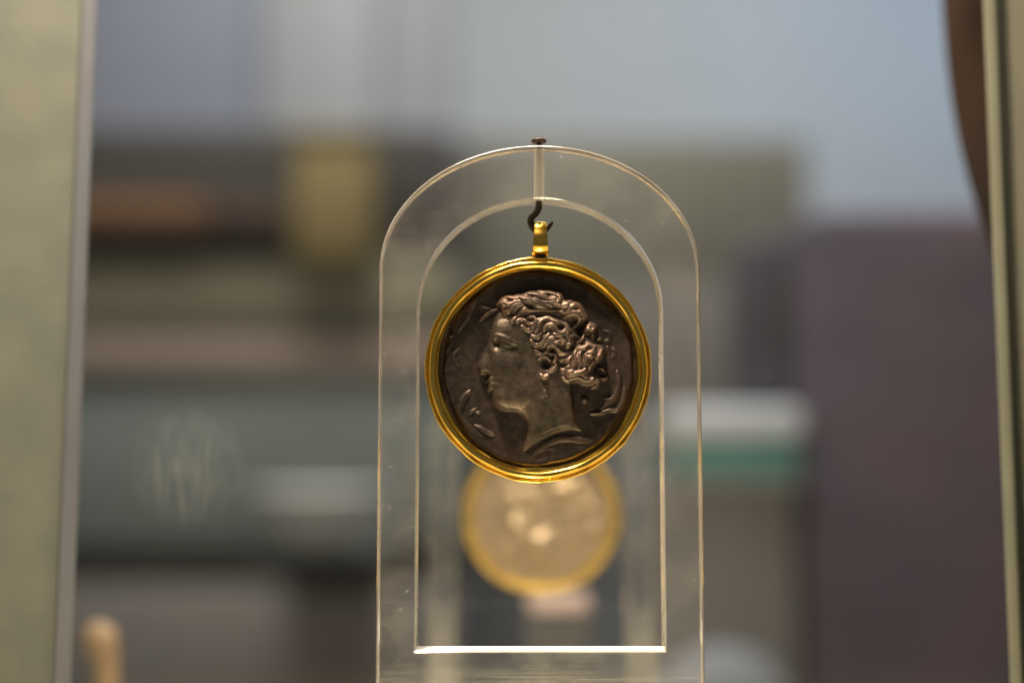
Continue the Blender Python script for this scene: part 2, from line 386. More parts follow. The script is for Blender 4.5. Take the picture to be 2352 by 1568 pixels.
s(1, [(950, 965), (1020, 1022), (1080, 1027), (1140, 992), (1180, 922), (1235, 862)], 36)
s(1, [(1190, 960), (1260, 925), (1340, 932)], 28)
s(1, [(1020, 1115), (1090, 1160), (1160, 1150), (1210, 1102), (1240, 1052), (1300, 1040), (1360, 1090), (1420, 1150), (1490, 1172), (1560, 1140)], 44, 0.60)
s(1, [(1170, 1015), (1260, 980), (1340, 1002), (1400, 965), (1455, 900)], 30)
s(1, [(1300, 850), (1380, 880), (1450, 870), (1530, 830)], 28)
s(2, [(430, 592), (540, 562), (610, 545), (680, 572), (702, 640), (655, 700), (600, 752), (580, 810)], 36, 0.6)
s(2, [(530, 470), (600, 402), (660, 372), (712, 422), (745, 490)], 48, 0.6)
s(2, [(450, 335), (515, 345), (570, 318)], 38); s(2, [(430, 405), (500, 382), (540, 420)], 34); s(2, [(480, 500), (600, 500), (720, 520), (790, 560)], 32)
s(2, [(745, 605), (790, 590), (830, 590)], 30)
s(2, [(530, 960), (555, 910), (595, 890), (645, 900)], 34)
s(2, [(680, 1005), (740, 940), (760, 862), (760, 802), (820, 767), (890, 785)], 35, 0.6)
s(2, [(800, 722), (860, 697), (930, 712), (955, 760), (905, 800)], 34, 0.6)
s(2, [(900, 830), (935, 900), (900, 960)], 26, 0.4)
s(2, [(935, 975), (1000, 942), (1050, 930)], 26, 0.45)
s(2, [(600, 785), (640, 842), (705, 885)], 32)
s(2, [(340, 682), (420, 672), (480, 702), (522, 762), (532, 842), (500, 905)], 38, 0.6)
s(2, [(470, 1010), (540, 1040), (570, 1000), (605, 945)], 34)
s(2, [(370, 960), (430, 940), (480, 960)], 28)
s(2, [(635, 1092), (720, 1075), (790, 1062), (822, 1022), (882, 1020), (932, 1062), (900, 1132), (820, 1155)], 38, 0.65)
s(2, [(955, 1030), (1030, 1042), (1072, 1092), (1052, 1172), (990, 1235)], 38, 0.6)
s(2, [(800, 1222), (860, 1215), (915, 1203)], 28)
s(4, [(415, 705), (480, 747), (550, 757), (595, 728)], 34, 0.6)
s(4, [(540, 792), (610, 782), (690, 762), (760, 740), (805, 698)], 36, 0.65)
s(4, [(445, 850), (530, 880), (620, 872), (690, 862), (750, 902), (830, 922), (890, 892), (930, 848)], 38, 0.6)
s(4, [(865, 700), (890, 650), (925, 575)], 36, 0.55)
s(4, [(950, 770), (1000, 832), (1012, 892), (970, 962), (905, 992)], 28, 0.75)
s(4, [(1055, 840), (1110, 852), (1145, 808)], 22, 0.7); s(4, [(985, 682), (1060, 692), (1102, 745)], 22, 0.6)
s(4, [(405, 545), (460, 572), (520, 562), (548, 518)], 36, 0.6)
s(4, [(640, 400), (615, 480), (640, 560), (590, 650)], 34); s(4, [(720, 425), (695, 500), (720, 600), (685, 685)], 34); s(4, [(795, 470), (808, 560), (770, 650)], 34)
s(4, [(540, 640), (500, 690), (560, 700)], 28)
# the ear
s(4, [(55, 545), (120, 512), (182, 522), (222, 572)], 26, 0.55); s(4, [(240, 450), (312, 472), (327, 532), (280, 595)], 30, 0.6)
s(4, [(338, 600), (315, 680), (215, 745)], 28, 0.55); s(4, [(80, 795), (140, 832), (205, 800)], 26, 0.5)
hl = np.zeros(GX.shape)
fine = np.zeros(GX.shape)
for p, hf, hg in S:
    stroke(hl, p, hf, hg, 0.55, 1.5)
    P_ = np.array(spline(p, 4)); t_ = np.gradient(P_, axis=0); t_ /= np.linalg.norm(t_, axis=1)[:, None] + 1e-9
    nn = np.stack([-t_[:, 1], t_[:, 0]], 1)
    for o_ in (-0.62, 0.0, 0.62):                        # single hairs engraved along each lock
        stroke(fine, [tuple(v) for v in (P_ + nn * hf * o_)[::2]], hf * 0.26, 0.10, 0.5)
hl = blur(hl, 2.0) + blur(fine, 1.0)
strand_m = hl > 0.12
base = np.maximum(head, hair_b)
HD = base + hl * np.where(base > 0.1, 1.0, 1.6)
for k, x, y, r, am in [(4, 170, 622, 66, -1.1), (4, 262, 408, 44, -0.5), (2, 410, 742, 48, -0.55), (2, 620, 640, 46, -0.6), (2, 440, 1040, 40, -0.45), (2, 840, 870, 48, -0.7), (2, 690, 760, 55, -0.5), (4, 250, 505, 32, -0.4), (4, 440, 620, 50, -0.35), (1, 940, 640, 36, -0.5), (1, 930, 400, 60, -0.4), (1, 620, 310, 40, -0.4), (2, 220, 240, 40, -0.35), (2, 600, 1060, 50, -0.5)]:
    dome(HD, k, x, y, r, am)
head_any = (base > 0.05) | (strand_m & (SH > -60))
Hh = np.where(head_any, HD, 0)
# dolphins, pellet and faint letters around the head
DOL = [np.zeros(GX.shape) for _ in range(4)]
def dl(i, k, pts, half, hg, t=0.4): stroke(DOL[i], cv(k, pts), half * 0.4167, hg, t)
dl(0, 6, [(520, 30), (450, 95), (400, 175), (368, 255), (358, 335), (380, 440)], 42, 0.62)
dl(0, 6, [(380, 440), (470, 560), (590, 670), (720, 735)], 50, 0.25); dl(0, 6, [(515, 400), (535, 365), (575, 335), (630, 312)], 20, 0.35)
dl(0, 6, [(610, 372), (690, 368)], 18, 0.3); dl(0, 6, [(600, 578), (700, 622), (800, 680), (910, 722)], 34, 0.5)
dl(1, 4, [(1310, 740), (1335, 900), (1305, 1050), (1240, 1160), (1150, 1240), (1050, 1325)], 46, 0.55); dl(1, 4, [(1110, 1160), (1190, 1180), (1290, 1100)], 26, 0.6)
dl(1, 4, [(885, 1410), (1050, 1390), (1180, 1352), (1300, 1372)], 32, 0.7); dl(1, 4, [(1300, 1372), (1400, 1200), (1420, 1000)], 36, 0.25)
dl(2, 7, [(120, 1170), (200, 1045), (330, 950), (520, 870), (700, 862), (900, 895), (1060, 908)], 58, 0.30); dl(2, 7, [(260, 1060), (370, 1020), (500, 1055)], 26, 0.16)
dl(3, 8, [(680, 1015), (780, 922), (880, 862), (985, 838)], 26, 0.45); dl(3, 8, [(700, 760), (800, 802), (870, 800)], 24, 0.25); dl(3, 8, [(340, 1180), (400, 1080), (500, 930), (560, 760), (640, 640)], 34, 0.3)
dl(3, 5, [(345, 370), (262, 480), (292, 570), (355, 682)], 28, 0.35)
pel = np.zeros(GX.shape)
(pcx, pcy), = cv(4, [(785, 1180)]); pel = np.maximum(pel, 0.6 * np.sqrt(np.clip(1 - ((GX - pcx) ** 2 + (GY - pcy) ** 2) / 24 ** 2, 0, 1)))
let = np.zeros(GX.shape)
for k, pts in [(2, [(1155, 1050), (1168, 1120), (1200, 1195)]), (2, [(1250, 1080), (1275, 1140), (1225, 1205)]), (2, [(1110, 790), (1185, 830), (1190, 920), (1120, 965)]), (4, [(1480, 1130), (1540, 1120)]),
               (5, [(205, 170), (240, 130)]), (5, [(130, 430), (190, 300)]), (5, [(130, 980), (150, 1020)]), (4, [(150, 1060), (165, 1090), (190, 1120)]), (4, [(85, 1165), (130, 1168)]), (4, [(70, 960), (210, 960)])]:
    stroke(let, cv(k, pts), 13, 0.22, 0.6)
small = pel + let
for d_ in DOL: small = np.maximum(small, 0.75 * blur(d_, 3.0))
inside = dd > 4
H = H + np.where(head_any, 0, small * inside)
lift = blur(Hh, 1.6)
H = H + np.where(head_any, lift, lift * 0.6) * inside + 0.004 * fl2 * head_any
H = blur(H, 1.0)
# classes: 0 field, 1 face, 2 hair, 3.. dolphins
CL = np.zeros(GX.shape, int)
for i, d_ in enumerate(DOL): CL[(d_ > 0.06) & inside] = 3 + i
CL[head_any & inside] = 1; CL[head_any & inside & ((SH > 0) | strand_m)] = 2

def heightfield(name, Hm, cls, parts, mats, parent_thing, depth0):
    """turn a height map into one mesh per class, with the normals of the undivided surface"""
    n = Hm.shape[0]; st = (2 * RC / (n - 1)) / U
    gyy, gxx = np.gradient(Hm, st)
    X = ((np.linspace(-RC, RC, n))[None, :] / U * np.ones((n, 1))) * 1e-3
    Z = -((np.linspace(-RC, RC, n))[:, None] / U * np.ones((1, n))) * 1e-3
    Y = (depth0 - Hm) * 1e-3
    NRM = np.stack([-gxx, -np.ones_like(Hm), gyy], -1).reshape(-1, 3); NRM /= np.linalg.norm(NRM, axis=1)[:, None]
    # surface y = -(H); towards the viewer is -y
    V = np.stack([X, Y, Z], -1).reshape(-1, 3)
    idx = np.arange(n * n).reshape(n, n)
    q = np.stack([idx[:-1, :-1], idx[1:, :-1], idx[1:, 1:], idx[:-1, 1:]], -1).reshape(-1, 4)
    rad = np.hypot(X, Z); rq = rad[:-1, :-1].reshape(-1)
    keep = rq < (RC / U - 0.03) * 1e-3
    fc = cls[:-1, :-1].reshape(-1)
    top = None; objs = []
    for c, nm, m in parts:
        f = q[keep & (fc == c)]
        if len(f) == 0: continue
        u, inv = np.unique(f, return_inverse=True); inv = inv.reshape(-1, 4)
        me = bpy.data.meshes.new(nm)
        me.vertices.add(len(u)); me.vertices.foreach_set("co", V[u].astype(np.float32).ravel())
        me.loops.add(len(inv) * 4); me.loops.foreach_set("vertex_index", inv.astype(np.int32).ravel())
        me.polygons.add(len(inv)); me.polygons.foreach_set("loop_start", np.arange(0, len(inv) * 4, 4, dtype=np.int32))
        me.update(calc_edges=True); me.validate()
        me.shade_smooth(); me.normals_split_custom_set_from_vertices(NRM[u].tolist())
        o = link(nm, me, top or parent_thing, None, [m])
        if top is None: top = o
        objs.append(o)
    return objs

# ------------------------------------------------------------------ pendant builder
def rim_profile():
    P = [(17.42, 0.55), (17.45, -0.35), (17.50, -0.85), (17.62, -1.10), (17.80, -1.12), (17.94, -1.04), (18.00, -1.02)]
    for a in np.linspace(190, 352, 15):                      # the main rounded moulding
        P.append((18.68 + 0.68 * math.cos(R(a)), -1.00 + 0.68 * math.sin(R(a)) * 0.95))
    P.append((19.38, -0.98))
    for a in np.linspace(205, 360, 8): P.append((19.70 + 0.30 * math.cos(R(a)), -0.80 + 0.36 * math.sin(R(a))))
    P += [(19.98, 0.3), (19.9, 0.9), (19.4, 1.2), (17.8, 1.2), (17.45, 1.0)]
    return [(r * 1e-3, h * 1e-3) for r, h in P]
def rim_wob(seed):
    rsx = np.random.RandomState(seed); ph = rsx.rand(40) * 6.28
    def f(a, j, r, h):
        lo = 0.05e-3 * math.sin(2 * a + ph[0]) + 0.04e-3 * math.sin(3 * a + ph[1]) + 0.03e-3 * math.sin(7 * a + ph[2])
        if j < 5: lo += 0.10e-3 * math.sin(5 * a + ph[3]) + 0.06e-3 * math.sin(11 * a + ph[4]) + 0.035e-3 * math.sin(23 * a + ph[5])
        if j > 20: lo += 0.05e-3 * math.sin(13 * a + ph[6]) + 0.03e-3 * math.sin(29 * a + ph[7]) + 0.02e-3 * math.sin(61 * a + ph[8])
        hh = h + (0.035e-3 * math.sin(4 * a + ph[9] + j * 0.3) + 0.02e-3 * math.sin(17 * a + ph[10] + j) if j < 28 else 0)
        return r + lo, hh
    return f
def bail_mesh():
    """flat strap bent into an upright loop; its eye runs left to right"""
    vs, fs = [], []; n = 48; th = 0.42
    def row(t):
        a = 2 * math.pi * t; z = 3.05 * math.sin(a); y = 2.3 * math.cos(a)
        y *= 1.0 - 0.12 * (z / 3.05); return y, z
    for i in range(n):
        y, z = row(i / n); y2, z2 = row((i + 0.01) / n)
        ty, tz = y2 - y, z2 - z; L = math.hypot(ty, tz); ny, nz = tz / L, -ty / L
        hw = 1.22 - 0.055 * z + 0.03 * math.sin(z * 4)
        wr = 0.06 * math.sin(z * 3.4 + 0.8) + 0.03 * math.sin(z * 7.3)
        for sx, o in ((-1, 0), (-0.8, 0.10), (0, 0.16), (0.8, 0.10), (1, 0), (1, -th), (-1, -th)):
            k = o + (wr if o > -0.1 else 0) * (1 if abs(sx) < 1 else 0.5)
            vs.append((sx * hw * 1e-3, (y + ny * k) * 1e-3, (z + nz * k) * 1e-3))
    m = 7
    for i in range(n):
        k = (i + 1) % n
        for j in range(m):
            l = (j + 1) % m; fs.append((i * m + j, k * m + j, k * m + l, i * m + l))
    return mesh("bail", vs, fs, True, 50)

# ------------------------------------------------------------------ acrylic stand builder
def loop(hw, zb, zs, hs, narc=72, nleg=10, nbot=10):
    """closed outline of an arched panel, half-width hw, foot zb, springing line zs, rise hs"""
    P = []
    for i in range(nbot): P.append((hw - 2 * hw * i / nbot, zb))
    for i in range(nleg): P.append((-hw, zb + (zs - zb) * i / nleg))
    for i in range(narc): a = math.pi - math.pi * i / narc; P.append((hw * math.cos(a), zs + hs * math.sin(a)))
    for i in range(nleg): P.append((hw, zs - (zs - zb) * i / nleg))
    return P
def stand_frame(ho, zbo, zto, hi, zbi, zti, th):
    c = 0.22e-3; t = th / 2; eo, ei = 0.783 * ho, 0.932 * hi      # the arches are a little flatter than half circles
    zso, zsi = zto - eo, zti - ei
    L = [(loop(ho, zbo, zso, eo), -t + c), (loop(ho - c, zbo + c, zso, eo - c), -t), (loop(hi + c, zbi - c, zsi, ei + c), -t), (loop(hi, zbi, zsi, ei), -t + c),
         (loop(hi, zbi, zsi, ei), t - c), (loop(hi + c, zbi - c, zsi, ei + c), t), (loop(ho - c, zbo + c, zso, eo - c), t), (loop(ho, zbo, zso, eo), t - c)]
    n = len(L[0][0]); vs, fs, mi = [], [], []
    for P, y in L: vs += [(x, y, z) for x, z in P]
    kinds = [1, 0, 1, 1, 1, 0, 1, 1]
    for s_ in range(8):
        s2 = (s_ + 1) % 8
        for k in range(n):
            k2 = (k + 1) % n
            fs.append((s_ * n + k, s_ * n + k2, s2 * n + k2, s2 * n + k))
            mi.append(2 if (s_ == 3 and k < 10) else kinds[s_])
    me = mesh("frame", vs, fs, True)
    for p, m_ in zip(me.polygons, mi): p.material_index = m_
    me.set_sharp_from_angle(angle=R(25))
    return me

# ------------------------------------------------------------------ front stand, hook and pendant
TH = 6.0e-3
YF = D - TH / 2
apex_o = at(1240, 334, YF); apex_i = at(1240, 456, YF); ledge = at(1240, 1494, YF)
SX = at(1240, 900, YF).x
ho = (at(1609.5, 720, YF).x - at(871.5, 720, YF).x) / 2
hi = (at(1521, 800, YF).x - at(958.5, 800, YF).x) / 2
PLZ = CAMZ - 0.076                                   # top of the plinth
stand = empty("acrylic_stand", (SX, D, PLZ), "clear acrylic arch stand in focus, with the dark portrait pendant hanging in its opening", "display stand", "clear acrylic arch stands")
z0 = PLZ
fr = link("frame", stand_frame(ho, 0.004, apex_o.z - z0, hi, ledge.z - z0, apex_i.z - z0, TH), stand, None, [M['clear'], M['edge'], M['sawn']])
link("foot", box_mesh("foot", (-0.036, -0.016, 0.0), (0.036, 0.016, 0.0037), 0.0006), stand, None, [M['clear']])
hx = at(1238, 400, D).x - SX
tube_top = apex_o.z - z0 - 0.0002; tube_bot = apex_i.z - z0 + 0.0002
bv, bf = [], []
for i in range(24):
    a = 2 * math.pi * i / 24
    bv += [(hx + 0.00094 * math.cos(a), 0.00094 * math.sin(a), tube_bot), (hx + 0.00094 * math.cos(a), 0.00094 * math.sin(a), tube_top)]
for i in range(24): bf.append((2 * i, 2 * ((i + 1) % 24), 2 * ((i + 1) % 24) + 1, 2 * i + 1))
link("drill_hole", mesh("drill_hole", bv, bf, True), stand, None, [M['bore']])

def hk(p, q): return at((2060 + p / 4.355) / 1.7415, (740 + q / 4.355) / 1.7415, D)
ht = at(1238, 400, D)
HZ = at(1238, 331, D).z
hook = empty("wire_hook", (ht.x, D, HZ), "dark bronze pin with a flat head, bent into a hook under the front arch", "hook")
hl0 = Vector(hook.location)
pts = [Vector((ht.x, D, HZ + 0.0003)), Vector((ht.x, D, HZ - 0.003)), Vector((ht.x + 0.00005, D, apex_i.z + 0.002)), hk(412, 300), hk(410, 400), hk(365, 490), hk(285, 570), hk(272, 650), hk(310, 740), hk(375, 795), hk(450, 808), hk(530, 785), hk(590, 730), hk(655, 648)]
link("shank", tube("shank", [p - hl0 for p in pts], [0.0004, 0.00042, 0.0005, 0.00058, 0.00062, 0.0006, 0.0006, 0.0006, 0.00058, 0.00056, 0.00054, 0.0005, 0.0004, 0.00024]), hook, None, [M['bronze']])
link("pin_head", lathe("pin_head", [(0.0001, 0.00022), (0.0012, 0.00022), (0.00136, 0.0004), (0.00136, 0.00066), (0.0012, 0.00084), (0.0007, 0.00098), (0.0001, 0.001)], 32), hook, None, [mat("aged_copper", (0.065, 0.042, 0.03), 0.5, 0.8)])

pend = empty("pendant", PX, "dark silver coin pendant with a curly haired head in profile, gold rimmed, in sharp focus", "pendant", "gold rimmed coin pendants")
pend.location = PX
link("gold_rim", lathe("gold_rim", rim_profile(), 288, 'Y', rim_wob(5), True), pend, None, [M['gold']])
link("backing", lathe("backing", [(0.00005, 0.0005), (0.0174, 0.0005), (0.0174, 0.0009), (0.00005, 0.0009)], 64, 'Y'), pend, None, [M['back_plate']])
bz = at(1241, 549, D).z - PX.z
bl = link("bail", bail_mesh(), pend, (at(1241, 549, D).x - PX.x, 0, bz), [M['gold']])
link("bail_stem", lathe("bail_stem", [(0.0010, 0.0), (0.00115, 0.0004), (0.00095, 0.0009), (0.00115, 0.0014), (0.001, 0.0017)], 24), pend, (at(1242, 594, D).x - PX.x, 0, 0.0194), [M['bronze']])
parts = [(0, "coin", M['toned']), (1, "portrait_face", M['face']), (2, "portrait_hair", M['worn'])] + [(3 + i, "dolphin", M['motif']) for i in range(4)]
heightfield("coin", H, CL, parts, None, pend, 0.0)

# ------------------------------------------------------------------ the pendant and stand behind
D2 = D / 0.69
P2 = at(1243, 1180, D2)
S2x = at(1243, 1300, D2).x
st2 = empty("acrylic_stand", (S2x, D2, PLZ), "blurred clear acrylic arch stand, half hidden behind the front stand", "display stand", "clear acrylic arch stands")
dz = P2.z - PX.z
me2 = stand_frame(ho, 0.004, apex_o.z + dz - z0, hi, ledge.z + dz - z0, apex_i.z + dz - z0, TH)
link("frame", me2, st2, None, [M['clear'], M['edge'], M['sawn']])
f2 = bpy.data.objects["foot"].copy(); C.objects.link(f2); f2.parent = st2
hook2 = empty("wire_hook", (S2x, D2, HZ + dz), "dark hook holding the blurred pale pendant of the rear stand", "hook")
for ch in list(hook.children):
    c = ch.copy(); C.objects.link(c); c.parent = hook2
pend2 = empty("pendant", P2, "blurred pale silver coin pendant with a gold rim, hanging low behind the dark one", "pendant", "gold rimmed coin pendants")
link("gold_rim", lathe("gold_rim", rim_profile(), 160, 'Y', rim_wob(9), True), pend2, None, [M['gold_back']])
for nm in ("backing", "bail_stem"):
    c = bpy.data.objects[nm].copy(); C.objects.link(c); c.parent = pend2
c = bl.copy(); C.objects.link(c); c.parent = pend2
n2 = 220
NG0 = NG
g2x = np.linspace(CX - RC, CX + RC, n2); GX2, GY2 = np.meshgrid(g2x, np.linspace(CY - RC, CY + RC, n2))
STEP0 = STEP; STEP = g2x[1] - g2x[0]
r2 = np.random.RandomState(21)
h2 = blur(r2.randn(n2, n2), 42); h2 /= h2.std(); h3 = blur(r2.randn(n2, n2), 16); h3 /= h3.std()
H2 = 0.22 * h2 + 0.07 * h3
H2 = H2 * 0.5
for x, y, r, am in [(-95, -130, 95, 1.5), (190, -215, 105, 1.6), (300, -40, 100, 1.5), (250, 60, 80, 1.1), (-270, 80, 110, 1.6), (-200, 190, 90, 1.3), (-10, 260, 105, 1.6), (-60, 340, 80, 1.1), (-300, -150, 100, 1.4), (90, -320, 110, 1.5),
                    (150, 190, 90, 1.0), (-120, 40, 90, 1.0), (60, -120, 70, 0.8), (300, 220, 85, 1.0), (-330, -10, 60, 0.8), (0, 420, 60, 0.6), (120, 380, 80, 0.8), (-200, 360, 70, 0.8)]:
    H2 = H2 + am * np.exp(-(((GX2 - CX - x) / r) ** 2 + ((GY2 - CY - y) / (r * 0.85)) ** 2))
for k in range(22):
    a_, q_, r_ = r2.rand() * 6.283, 520 * math.sqrt(r2.rand()), 32 + 30 * r2.rand()
    H2 = H2 + 0.022 * r_ * np.exp(-(((GX2 - CX - q_ * math.cos(a_)) / r_) ** 2 + ((GY2 - CY - q_ * math.sin(a_)) / r_) ** 2))
STEP = STEP0
heightfield("coin", np.maximum(H2 - 0.1, -0.3), np.zeros((n2, n2), int), [(0, "coin", M['pale_silver'])], None, pend2, 0.0)

# ------------------------------------------------------------------ the display case
YC = 0.2635
M['felt'] = mat("pale_green_board", (0.188, 0.200, 0.160), 0.85, 0, col2=(0.146, 0.168, 0.138), scale=90, bump=0.3, bscale=700, bdist=0.0002)
M['felt_dim'] = mat("olive_board", (0.20, 0.197, 0.145), 0.85, 0, col2=(0.175, 0.18, 0.135), scale=60, bump=0.3, bscale=700, bdist=0.0002)
M['alu'] = mat("brushed_grey_metal", (0.20, 0.215, 0.235), 0.5, 0.3, var=0.06, scale=90)
M['glass_edge'] = mat("green_glass_edge", (0.24, 0.25, 0.18), 0.3, 0, var=0.08, scale=70)
M['rebate'] = mat("dark_rebate", (0.025, 0.03, 0.018), 0.7)
M['plinth'] = mat("cream_plinth", (0.52, 0.46, 0.34), 0.8, 0, var=0.05, scale=30)
sm = at(430, 1070, YC)
case = empty("display_case", (0, YC, PLZ), "glass museum case with a pale board at left and an olive board at right", "display case")
case_o = Vector(case.location)
def slab(name, quad_px, yf, th, m, parent=case):
    """upright slab whose front outline is a quadrilateral at distance yf"""
    f = [at(u, v, yf) for u, v in quad_px]; o = Vector(parent.location)
    vs = [p - o for p in f] + [p - o + Vector((0, th, 0)) for p in f]
    me = mesh(name, vs, [(0, 1, 2, 3), (7, 6, 5, 4), (0, 4, 5, 1), (1, 5, 6, 2), (2, 6, 7, 3), (3, 7, 4, 0)])
    bm = bmesh.new(); bm.from_mesh(me); bmesh.ops.bevel(bm, geom=bm.edges[:], offset=0.0003, segments=2, affect='EDGES'); bm.to_mesh(me); bm.free()
    me.shade_smooth(); me.set_sharp_from_angle(angle=R(40))
    return link(name, me, parent, None, [m])
T, B = -500, 2350                       # the boards run on above and below the view
def xl(x0, x1, v): return x0 + (x1 - x0) * v / 1568
def strip(name, a0, a1, b0, b1, yf, th, m):
    return slab(name, [(xl(a0, a1, T), T), (xl(b0, b1, T), T), (xl(b0, b1, B), B), (xl(a0, a1, B), B)], yf, th, m)
strip("side_board", -1500, -1500, 192, 126, YC - 0.002, 0.003, M['felt'])
strip("edge_strip", 189, 123, 219, 160, YC - 0.004, 0.0015, M['alu'])
strip("edge_strip", 2264, 2326, 2288, 2348, YC - 0.005, 0.0015, M['glass_edge'])
strip("rebate", 2278, 2340, 2320, 2400, YC - 0.001, 0.0006, M['rebate'])
strip("side_board", 2303, 2374, 3800, 3800, YC - 0.003, 0.0015, M['felt_dim'])
M['pane'] = glassy("case_glass", 0.004, 0.0, ior=1.2, tint=(0.97, 0.985, 0.975), stain=tuple(sm - case_o))
strip("glass_pane", 198, 136, 2276, 2338, YC, 0.003, M['pane'])
link("plinth", box_mesh("plinth", (-0.45, -0.20, -0.10), (0.45, 0.115, 0.0), 0.003), case, None, [M['plinth']])
link("plinth_body", box_mesh("plinth_body", (-0.42, -0.17, -(PLZ) + 0.0), (0.42, 0.10, -0.102), 0.003), case, None, [M['plinth']])

# brown rounded thing at the upper right, just behind the pane
M['wood'] = mat("dark_brown_wood", (0.024, 0.011, 0.005), 0.85, 0, spec=0.12, col2=(0.012, 0.007, 0.005), scale=25, bump=0.2, bscale=120, bdist=0.0005)
YB = 0.288
outl = [(2165, -120), (2167, 0), (2176, 120), (2190, 230), (2207, 320), (2228, 400), (2252, 470), (2276, 530), (2300, 580)]
base_o = at(2300, 200, YB)
br = empty("curved_bracket", base_o, "dark brown curved piece tapering downward, beside the upper right edge of the glass", "bracket")
vs, fs = [], []
rows = spline([(u, v) for u, v in outl], 5)
for u, v in rows:
    l = at(u, v, YB + 0.012) - base_o; r_ = at(2345, v, YB + 0.012) - base_o; wdt = max(r_.x - l.x, 0.0008)
    for k in range(13):
        a = math.pi * k / 12
        vs.append((l.x + wdt * (1 - math.sin(a) ) , -0.013 * math.cos(a) + 0.012, l.z))
n = 13
for i in range(len(rows) - 1):
    for k in range(12): fs.append((i * n + k, i * n + k + 1, (i + 1) * n + k + 1, (i + 1) * n + k))
    fs.append((i * n + 12, i * n, (i + 1) * n, (i + 1) * n + 12))
fs.append(list(range(n))); fs.append([(len(rows) - 1) * n + k for k in range(n)])
link("arm", mesh("arm", vs, fs, True, 50), br, None, [M['wood']])

# ------------------------------------------------------------------ the room behind, far out of focus
M['floor'] = mat("grey_floor", (0.16, 0.15, 0.145), 0.5, 0, var=0.15, scale=3)
M['wall'] = mat("pale_wall", (0.52, 0.52, 0.50), 0.9, 0, var=0.05, scale=2)
fl = link("floor", box_mesh("floor", (-4, -2, -0.05), (4, 4, 0)), None, None, [M['floor']]); tag(fl, kind='structure')
bw = link("wall", box_mesh("wall", (-4, 3.2, 0), (4, 3.3, 3.2)), None, None, [M['wall']]); tag(bw, kind='structure')
ce = link("ceiling", box_mesh("ceiling", (-4, -2, 3.2), (4, 4, 3.3)), None, None, [M['wall']]); tag(ce, kind='structure')

def part_box(root, name, u0, v0, u1, v1, y, depth, m, bevel=0.006):
    a = at(u0, v1, y); b = at(u1, v0, y); o = Vector(root.location)
    return link(name, box_mesh(name, tuple(Vector((a.x, y, a.z)) - o), tuple(Vector((b.x, y + depth, b.z)) - o), bevel), root, None, [m])

Y1 = 1.30
cab = empty("shelf_cabinet", (at(520, 1000, Y1).x, Y1, 0), "blurred dark cabinet with horizontal bands, filling the left background", "cabinet")
m_dark = mat("near_black_wood", (0.055, 0.05, 0.046), 0.6, 0, var=0.2, scale=4)
m_olive = mat("olive_panel", (0.30, 0.275, 0.185), 0.7, 0, var=0.1, scale=4)
m_grey = mat("grey_panel", (0.20, 0.195, 0.165), 0.7)
m_pink = mat("pinkish_board", (0.42, 0.32, 0.26), 0.7)
m_teal = mat("teal_grey_panel", (0.235, 0.265, 0.250), 0.6, 0, var=0.15, scale=3)
m_low = mat("brown_grey_panel", (0.235, 0.216, 0.20), 0.7, 0, var=0.12, scale=3)
part_box(cab, "top_panel", 40, 292, 1000, 592, Y1 + 0.03, 0.30, m_dark)
part_box(cab, "upper_drawer", 40, 594, 1040, 738, Y1, 0.33, m_olive)
part_box(cab, "rail", 40, 740, 1040, 778, Y1 + 0.006, 0.32, m_grey)
part_box(cab, "shelf_board", 40, 780, 1050, 852, Y1 - 0.006, 0.33, m_pink)
part_box(cab, "door", 40, 854, 1040, 1255, Y1 + 0.006, 0.32, m_teal)
part_box(cab, "rail", 40, 1258, 1045, 1345, Y1 + 0.02, 0.30, m_dark)
lowp = part_box(cab, "lower_panel", 40, 1347, 1040, 1700, Y1, 0.33, m_low)
part_box(cab, "base", 40, 1702, 1040, 4240, Y1 + 0.01, 0.31, m_dark)

ob = empty("long_box", at(330, 525, Y1 - 0.02), "blurred orange brown long box on the dark cabinet beside the left glass edge", "box")
part_box(ob, "body", 120, 450, 470, 514, Y1 - 0.03, 0.05, mat("orange_brown_card", (0.24, 0.115, 0.05), 0.7))
part_box(ob, "lid", 470, 454, 700, 512, Y1 - 0.026, 0.045, mat("dull_red_card", (0.11, 0.062, 0.045), 0.7))
yb = empty("upright_box", at(760, 590, Y1 - 0.03), "blurred mustard yellow upright box in front of the dark cabinet", "box")
part_box(yb, "body", 668, 306, 856, 592, Y1 - 0.05, 0.06, mat("mustard_card", (0.33, 0.245, 0.10), 0.7))
part_box(yb, "lid", 660, 286, 864, 320, Y1 - 0.055, 0.07, mat("pale_mustard_card", (0.36, 0.30, 0.19), 0.7))
wb = empty("white_bowl", at(735, 1240, Y1 - 0.12), "blurred white oval bowl against the teal cabinet door", "bowl")
me = lathe("bowl_body", [(0.001, -0.006), (0.030, -0.004), (0.052, 0.016), (0.062, 0.044), (0.060, 0.046), (0.048, 0.018), (0.001, 0.004)], 40)
bb = link("bowl_body", me, wb, None, [mat("white_glaze", (0.80, 0.81, 0.79), 0.4)])
link("shelf_bracket", box_mesh("shelf_bracket", (-0.05, -0.03, -0.012), (0.05, 0.125, -0.0062), 0.001), cab, at(735, 1240, Y1 - 0.12) - Vector(cab.location), [m_teal])

